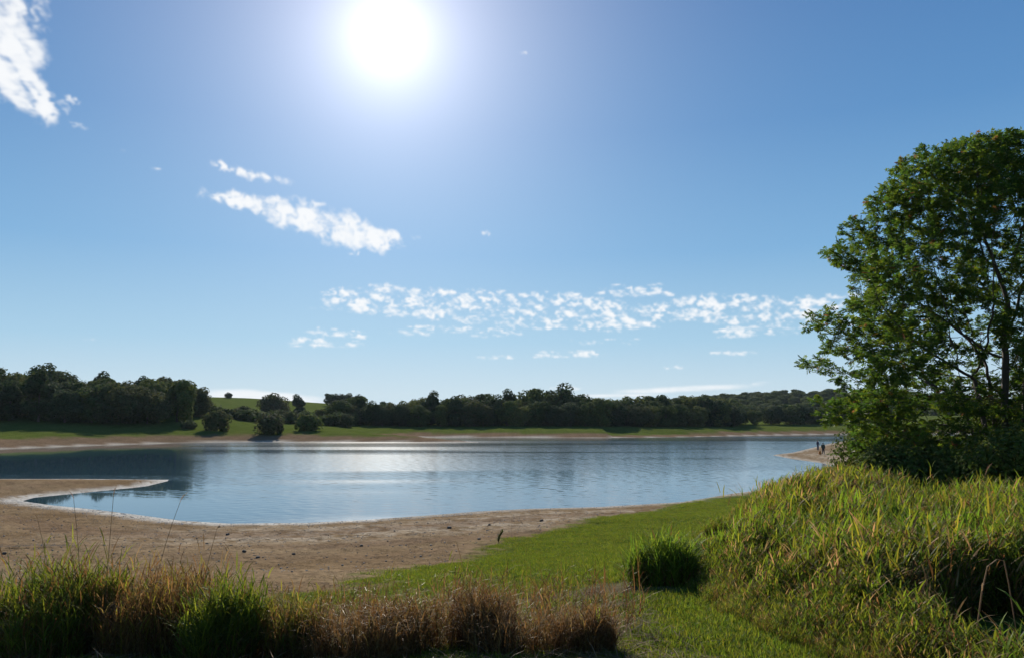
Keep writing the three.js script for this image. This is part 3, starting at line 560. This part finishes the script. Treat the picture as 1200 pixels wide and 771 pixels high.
const stalk = (g, x, z, h, lean, az, head, q, col = [0.24, 0.17, 0.09], thick = 0.004) => {
  const t = new Tris(), path = []; let p = [x, 0, z], l = 0;
  for (let i = 0; i <= 7; i++) { path.push(p); l += lean / 7; p = [p[0] + Math.sin(l) * Math.cos(az) * h / 7, p[1] + Math.cos(l) * h / 7, p[2] + Math.sin(l) * Math.sin(az) * h / 7]; }
  t.rod(path, thick, thick * 0.5, col, 4);
  mesh('stem', t.geo(), M.dry, g);
  if (head) {
    const s = new Tris(), e = path[7], f = path[6], dx = e[0] - f[0], dy = e[1] - f[1], dz = e[2] - f[2], L = Math.hypot(dx, dy, dz);
    for (let i = 0; i < 130; i++) { const k = q(), bend = k * k * 0.35, b = [e[0] + dx / L * head * k + Math.cos(az) * bend * head, e[1] + dy / L * head * k - bend * head * 0.35, e[2] + dz / L * head * k + Math.sin(az) * bend * head], r = head * 0.1 * Math.sin(Math.PI * (0.12 + 0.85 * k)); s.blade(b, q() * 6.28, r * 1.5, 0.004, 0.5 + q() * 0.7, 0, [0.33, 0.22, 0.13].map((v) => v * (0.7 + 0.6 * q())), 1); }
    mesh('seed_head', s.geo(), M.dry, g).userData.kind = 'stuff';
  }
};
clump('grass_clump', 'tall dark fronted clump of bright green grass', -4.06, -7.35, 0.5, 0.42, 1.0, 1300, { cols: [GREEN[0], GREEN[2], GREEN[1], OLIVE[0], BROWN[0]], lean: 0.35, len: 0.2, wid: 0.01, leaves: 9, wind: 0 }, 701);
clump('grass_clump', 'low spreading green grass skirt of the tall clump above the beach', -4.85, -7.43, 0.45, 0.4, 0.58, 702, { cols: [...GREEN, OLIVE[0]], lean: 0.6, len: 0.28 }, 702);
clump('grass_clump', 'wide clump of rusty green grass with thin seed stalks', -3.25, -7.45, 0.6, 0.4, 0.86, 1350, { cols: [...BROWN, BROWN[0], BROWN[1], OLIVE[1], OLIVE[3], GREEN[3]], lean: 0.45, len: 0.2, wid: 0.008, leaves: 8 }, 703, 0, (g, q) => { stalk(g, -0.65, 0, 1.42, 0.15, 2.8, 0.1, q); stalk(g, -0.4, 0.1, 1.46, 0.05, 0.5, 0.1, q); stalk(g, -0.1, -0.1, 1.42, 0.35, 0.2, 0.12, q); stalk(g, 0.35, -0.1, 1.15, 0.3, 0.4, 0.08, q); stalk(g, -0.9, 0, 1.25, 0.3, 3.2, 0.08, q); });
clump('grass_clump', 'leafy vivid green clump beside the rusty green grass', -2.52, -7.05, 0.27, 0.27, 0.74, 760, { cols: [GREEN[0], GREEN[2], GREEN[1]], lean: 0.4, len: 0.2, wid: 0.011, leaves: 9, wind: 0 }, 704);
clump('grass_clump', 'small rounded green and russet clump standing by itself', -1.88, -7.2, 0.26, 0.26, 0.6, 567, { cols: [...OLIVE, GREEN[3], BROWN[1], BROWN[0]], lean: 0.5, len: 0.18, wid: 0.008, leaves: 8 }, 705);
const dryOpt = { cols: [...BROWN, BROWN[1], OLIVE[3]], lean: 0.9, len: 0.24, wid: 0.006, leaves: 7, droop: 1.3, mat: M.dry };
clump('dry_grass_clump', 'broad tangled clump of dry brown grass', -1.08, -6.92, 0.46, 0.36, 0.55, 945, dryOpt, 706);
clump('dry_grass_clump', 'upright tuft of dry russet grass', -0.28, -7.01, 0.22, 0.22, 0.64, 648, { ...dryOpt, lean: 0.5 }, 707);
clump('dry_grass_clump', 'thin sprawling dry grass between two tufts', 0.13, -6.75, 0.36, 0.28, 0.38, 256, dryOpt, 708);
clump('dry_grass_clump', 'small pointed dry tuft with one green blade on the bare soil', 0.66, -6.67, 0.13, 0.13, 0.42, 297, { ...dryOpt, lean: 0.55 }, 709, 0, (g, q) => { const t = new Tris(); for (let i = 0; i < 5; i++) t.blade([0.02 * i, 0, 0.02], i, 0.45, 0.012, 1.5, 0.2, [0.28, 0.34, 0.03], 3); mesh('green_blade', t.geo(), M.grass, g); });
clump('grass_tuft', 'dense bright green tussock at the foot of the bank', 1.95, -10.6, 0.34, 0.34, 0.62, 900, { cols: [[0.11, 0.19, 0.014], [0.16, 0.23, 0.018], [0.2, 0.24, 0.02]], lean: 0.5, len: 0.28, wid: 0.013 }, 710);

// seed stalks over the bank
[[5.85, -10.2, 1.35, 0.2, 'tall straight grass stalk with an upright plume in front of the dark shrub', 0.2], [6.15, -10.1, 1.2, 0.6, 'grass stalk with a curved drooping plume', 0.16], [6.5, -10.0, 1.55, 0.3, 'tallest grass stalk, leaning out with a slim plume', 0.2], [4.5, -11.4, 1.05, 0.2, 'short reddish plume standing in the bank grass', 0.14], [4.7, -11.5, 1.0, 0.3, 'small reddish plume tilting in the bank grass', 0.12]].forEach(([x, z, h, lean, label, head], i) => { const q = rng(720 + i), g = thing('grass_stalk', label, 'grass stalk', [x, land(x, z), z]); stalk(g, 0, 0, h * 0.88, lean, i === 2 ? 0.3 : 0, head, q); });
{
  const q = rng(740), mk = (x, z, label, path, col) => { const g = thing('dead_stalk', label, 'dead stalk', [x, land(x, z), z]), t = new Tris(); t.rod(path, 0.007, 0.004, col, 5); mesh('stem', t.geo(), M.dry, g); for (let i = 0; i < 2; i++) { const l = new Tris(); l.blade(path[2 + i], q() * 6, 0.2, 0.008, 0.9, 1.5, col, 3); mesh('dry_leaf', l.geo(), M.dry, g); } };
  mk(3.2, -5.75, 'pale dead stalk bent over sharply at its top', [[0, 0, 0], [0.04, 0.25, 0], [0.1, 0.55, 0], [0.15, 0.72, 0], [0.22, 0.77, 0], [0.27, 0.76, 0], [0.28, 0.6, 0.02], [0.3, 0.2, 0.05]], [0.3, 0.19, 0.1]);
  mk(3.75, -5.8, 'long straight reddish dead stalk leaning beside the bent one', [[0, 0, 0], [0.05, 0.25, 0], [0.14, 0.6, 0], [0.26, 1.0, 0], [0.38, 1.35, 0]], [0.32, 0.16, 0.08]);
}
{                                                 // thin rough grass between the clumps
  const geos = [[...OLIVE, BROWN[1]], BROWN, [...GREEN, BROWN[0]]].map((cols, v) => { const q = rng(760 + v), t = new Tris(); for (let i = 0; i < 5; i++) { const a = q() * 6.28, r = 0.16 * Math.sqrt(q()); shootInto(t, q, [Math.cos(a) * r, 0, Math.sin(a) * r], 0.2 + 0.25 * q(), { cols, lean: 0.9, len: 0.2, wid: 0.007, leaves: 5, droop: 1.2 }); } return t.geo(); });
  const q = rng(765), at = []; while (at.length < 200) { const x = -6.5 + q() * 8, z = -7.4 - q() * 2.4; if (fbm(x * 0.9, z * 0.9, 38, 3) < 0.47 + Math.max(0, x) * 0.1) continue; at.push([x, z, 0.7 + 0.6 * q()]); }
  scatter('rough_grass', 'thin rough grass growing between the clumps above the beach', 'grass', geos, M.dry, at, 766);
}
{                                                 // trampled straw in front of the clumps
  const geos = [1, 2, 3].map((v) => { const q = rng(750 + v), t = new Tris(); for (let i = 0; i < 30; i++) t.blade([(q() - 0.5) * 0.3, 0.01 + q() * 0.04, (q() - 0.5) * 0.3], q() * 6.28, 0.12 + 0.2 * q(), 0.006, (q() - 0.4) * 0.5, 0.4, [[0.17, 0.12, 0.06], [0.24, 0.17, 0.09], [0.1, 0.07, 0.035]][i % 3], 2); return t.geo(); });
  const q = rng(755), at = []; for (let i = 0; i < 800; i++) at.push([-6 + q() * 7.5, -5.9 - q() * 3.4, 0.7 + 0.6 * q()]);
  scatter('straw', 'matted dead straw on the ground among the grass clumps', 'straw', geos, M.dry, at, 756);
}

{                                                 // bare dead twigs by the water below the tree
  const q = rng(780), g = thing('dead_bush', 'bare dead twigs at the edge of the bank above the lake', 'dead bush', [17.2, land(17.2, -45), -45]);
  for (let i = 0; i < 9; i++) { const t = new Tris(); const grow = (p, yaw, el, len, r, n) => { const e = [p[0] + Math.cos(yaw) * Math.cos(el) * len, p[1] + Math.sin(el) * len, p[2] + Math.sin(yaw) * Math.cos(el) * len]; t.rod([p, e], r, r * 0.6, [1, 1, 1], 4); if (n) for (let k = 0; k < 3; k++) grow([mix(p[0], e[0], 0.5 + k * 0.25), mix(p[1], e[1], 0.5 + k * 0.25), mix(p[2], e[2], 0.5 + k * 0.25)], yaw + (q() - 0.5) * 1.6, el + (q() - 0.5) * 1.2, len * 0.6, r * 0.55, n - 1); }; grow([0, -0.1, 0], Math.PI + (q() - 0.5) * 2.6, 0.3 + q() * 0.7, 0.8 + 0.4 * q(), 0.02, 2); mesh('twig', t.geo(), M.bark, g); }
}

// ------------------------------------------------------------------ small things on the beach
{
  const q = rng(800), stoneGeo = [0, 1, 2].map((v) => { const g = new THREE.IcosahedronGeometry(0.5, 2), p = g.attributes.position; for (let i = 0; i < p.count; i++) { const x = p.getX(i), y = p.getY(i), z = p.getZ(i), k = 0.75 + 0.5 * vnoise(x * 3 + v * 9 + y * 2, z * 3 + y, 5); p.setXYZ(i, x * k * 1.2, y * k * 0.7, z * k); } g.computeVertexNormals(); return g; });
  [[-14.1, -40.3, 0.3], [-16.2, -44.9, 0.22], [-11.4, -33.0, 0.2], [-10.2, -31.0, 0.22], [-9.1, -29.2, 0.26], [-6.2, -33.5, 0.2], [-3.2, -41.5, 0.32], [-1.2, -42.6, 0.26], [1.6, -44.0, 0.28], [-1.4, -34.6, 0.2], [-13.2, -35.2, 0.2], [-8.2, -30.6, 0.18], [-19.0, -30.5, 0.2]].forEach(([x, z, s], i) => {
    const m = tag(mesh('stone', stoneGeo[i % 3], M.stone), 'small dark stone lying on the open mud beach', 'stone', 'dark stones on the mud beach'); m.position.set(x, land(x, z) + s * 0.12, z); m.rotation.y = q() * 6; m.scale.setScalar(s * 0.62);
  });
  const n = 5200, im = shade(new THREE.InstancedMesh(stoneGeo[1], new THREE.MeshStandardMaterial({ roughness: 0.95 }), n)), o = new THREE.Object3D();
  let k = 0; while (k < n) { const x = -42 + q() * 56, z = -20 - q() * 40, D = inland(x, z); if (D < 0.1 || turfSide(x, z) > -0.5) continue; const near = D < 2.2 && x < 0; if (!near && q() < 0.55) continue; const s = near ? 0.025 + 0.05 * q() : 0.03 + 0.06 * q() * q(); o.position.set(x, land(x, z, D) + s * 0.1, z); o.rotation.y = q() * 6; o.scale.setScalar(s); o.updateMatrix(); im.setMatrixAt(k, o.matrix); const c = near ? 0.4 + 0.25 * q() : 0.1 + 0.2 * q(); im.setColorAt(k, lin(c, c * 0.9, c * 0.78)); k++; }
  im.name = 'pebbles'; scene.add(im); tag(im, 'small pebbles and clods strewn over the mud beach', 'pebbles', null, 'stuff');
  // strand line of twigs and weed
  const t = new Tris(); for (let i = 0; i < 420; i++) { const x = -27 + 9.5 * q(), z = -32.2 + Math.sin(x * 0.9) * 0.25 + (q() - 0.5) * 0.25 - (x + 27) * 0.06; t.blade([x, land(x, z) + 0.05, z], q() * 6.28, 0.15 + 0.35 * q(), 0.03, 0.15, 0.2, [0.045, 0.035, 0.025], 2); }
  tag(mesh('strand_line', t.geo(), M.dry), 'dark line of twigs and weed washed up on the mud', 'debris', null, 'stuff');
  // weed at the edge of the turf
  const w = thing('weed', 'single leafy weed standing at the edge between turf and mud', 'weed', [-0.55, land(-0.55, -33.0), -33.0]), st = new Tris(), lf = new Tris();
  st.rod([[0, -0.02, 0], [0.06, 0.2, 0], [0.18, 0.42, 0]], 0.012, 0.006, [0.08, 0.08, 0.03], 5); for (let i = 0; i < 90; i++) { const s = 0.05 + 0.95 * q(); lf.blade([0.18 * s * s, 0.42 * s, 0], q() * 6.28, 0.1 + 0.1 * q(), 0.04, 1.2 - q() * 0.8, 0.8, [0.06, 0.075, 0.02], 2); }
  mesh('stem', st.geo(), M.shrubLeaf, w); mesh('leaves', lf.geo(), M.shrubLeaf, w);
}

// ------------------------------------------------------------------ two people on the spit
function capsules(list, box, res, k = 0.05) {     // smooth union of tapered capsules, meshed
  const mc = new MarchingCubes(res, M.stone, false, false, 60000), half = box.half, [cx, cy, cz] = box.c;
  mc.isolation = 0;
  for (let z = 0; z < res; z++) for (let y = 0; y < res; y++) for (let x = 0; x < res; x++) {
    const p = [cx + (x / res * 2 - 1) * half, cy + (y / res * 2 - 1) * half, cz + (z / res * 2 - 1) * half]; let d = 1e9;
    for (const [a, b, ra, rb] of list) { const e = [b[0] - a[0], b[1] - a[1], b[2] - a[2]], v = [p[0] - a[0], p[1] - a[1], p[2] - a[2]], t = clamp((v[0] * e[0] + v[1] * e[1] + v[2] * e[2]) / (e[0] ** 2 + e[1] ** 2 + e[2] ** 2 + 1e-9)); const q = Math.hypot(v[0] - e[0] * t, v[1] - e[1] * t, v[2] - e[2] * t) - mix(ra, rb, t), h = clamp(0.5 + 0.5 * (d - q) / k); d = d > 1e8 ? q : mix(d, q, h) - k * h * (1 - h); }
    mc.field[x + y * res + z * res * res] = -d;
  }
  mc.update();
  const n = mc.count, g = new THREE.BufferGeometry(), p = new Float32Array(mc.positionArray.slice(0, n * 3));
  for (let i = 0; i < p.length; i += 3) { p[i] = p[i] * half + cx; p[i + 1] = p[i + 1] * half + cy; p[i + 2] = p[i + 2] * half + cz; }
  g.setAttribute('position', new THREE.BufferAttribute(p, 3)); g.computeVertexNormals();
  return g;
}
function person(x, z, turn, label, jacket, trousers, hair, armBend) {
  const t = thing('person', label, 'person', [x, land(x, z), z], turn), mat = (c) => new THREE.MeshStandardMaterial({ color: lin(...c), roughness: 0.85 });
  const legs = (e) => [-1, 1].flatMap((s) => [[[s * 0.09, 0.92, 0], [s * 0.11, 0.5, 0.02], 0.085 + e, 0.06 + e], [[s * 0.11, 0.5, 0.02], [s * 0.12, 0.09, -0.02], 0.058 + e, 0.04 + e]]);
  const arms = (e, end = 1) => [-1, 1].flatMap((s) => [[[s * 0.19, 1.4, 0], [s * 0.25, 1.12, -0.02], 0.055 + e, 0.045 + e], [[s * 0.25, 1.12, -0.02], [s * (0.25 - 0.08 * armBend), 1.12 - 0.24 * (1 - armBend) * end + 0.03, 0.02 + 0.22 * armBend + 0.05], 0.042 + e, 0.033 + e]]);
  const torso = (e) => [[[0, 0.95, 0], [0, 1.15, 0], 0.135 + e, 0.125 + e], [[0, 1.15, 0], [0, 1.36, 0], 0.125 + e, 0.14 + e], [[-0.15, 1.39, 0], [0.15, 1.39, 0], 0.075 + e, 0.075 + e]];
  const hands = [-1, 1].flatMap((s) => { const w = [s * (0.25 - 0.08 * armBend), 1.12 - 0.24 * (1 - armBend) + 0.03, 0.07 + 0.22 * armBend]; return [[w, [w[0], w[1] - 0.07, w[2] + 0.02], 0.034, 0.03], ...[-0.02, 0, 0.02].map((k) => [[w[0] + k, w[1] - 0.08, w[2] + 0.02], [w[0] + k, w[1] - 0.15, w[2] + 0.04], 0.011, 0.009])]; });
  const head = [[[0, 1.44, 0], [0, 1.52, 0.01], 0.055, 0.052], [[0, 1.59, 0.015], [0, 1.66, 0], 0.075, 0.088], [[0, 1.6, 0.09], [0, 1.58, 0.105], 0.014, 0.018], [[-0.085, 1.61, 0], [-0.09, 1.63, 0], 0.02, 0.02], [[0.085, 1.61, 0], [0.09, 1.63, 0], 0.02, 0.02]];
  const box = { c: [0, 0.87, 0], half: 0.98 };
  mesh('body', capsules([...legs(0), ...torso(0), ...arms(0), ...hands, ...head], box, 96, 0.035), mat([0.42, 0.24, 0.17]), t);
  mesh('jacket', capsules([...torso(0.035), ...arms(0.022)], box, 72), mat(jacket), t);
  mesh('trousers', capsules([...legs(0.022), [[-0.06, 0.94, 0], [0.06, 0.94, 0], 0.145, 0.145]], box, 72), mat(trousers), t);
  mesh('hair', capsules([[[0, 1.68, -0.03], [0, 1.69, 0], 0.088, 0.09], [[0, 1.62, -0.06], [0, 1.68, -0.04], 0.06, 0.075]], { c: [0, 1.66, 0], half: 0.2 }, 28, 0.03), mat(hair), t);
  for (const s of [-1, 1]) mesh('shoe', capsules([[[s * 0.12, 0.045, -0.05], [s * 0.13, 0.04, 0.14], 0.05, 0.042]], { c: [s * 0.12, 0.06, 0.05], half: 0.22 }, 24, 0.03), mat([0.03, 0.03, 0.03]), t);
  return t;
}
person(49.2, -127, 2.6, 'person in a dark green jacket standing on the muddy spit', [0.03, 0.045, 0.03], [0.03, 0.03, 0.04], [0.03, 0.02, 0.015], 0.2);
person(55.6, -146, 0.5, 'person in a dark blue top at the water behind the muddy spit', [0.03, 0.03, 0.06], [0.06, 0.06, 0.09], [0.1, 0.05, 0.03], 0.8);
{
  const b = thing('bag', 'orange bag on the ground beside the person in green', 'bag', [48.6, land(48.6, -126.8), -126.8]), mat = new THREE.MeshStandardMaterial({ color: lin(0.5, 0.17, 0.03), roughness: 0.8 });
  mesh('bag_body', capsules([[[-0.12, 0.14, 0], [0.12, 0.14, 0], 0.15, 0.15], [[-0.1, 0.38, 0], [0.1, 0.38, 0], 0.12, 0.12], [[0, 0.14, 0], [0, 0.4, 0], 0.16, 0.13]], { c: [0, 0.28, 0], half: 0.42 }, 32), mat, b);
  const hd = new THREE.TorusGeometry(0.09, 0.014, 6, 14, Math.PI); hd.translate(0, 0.5, 0); mesh('handle', hd, mat, b);
}
renderer.render(scene, camera);
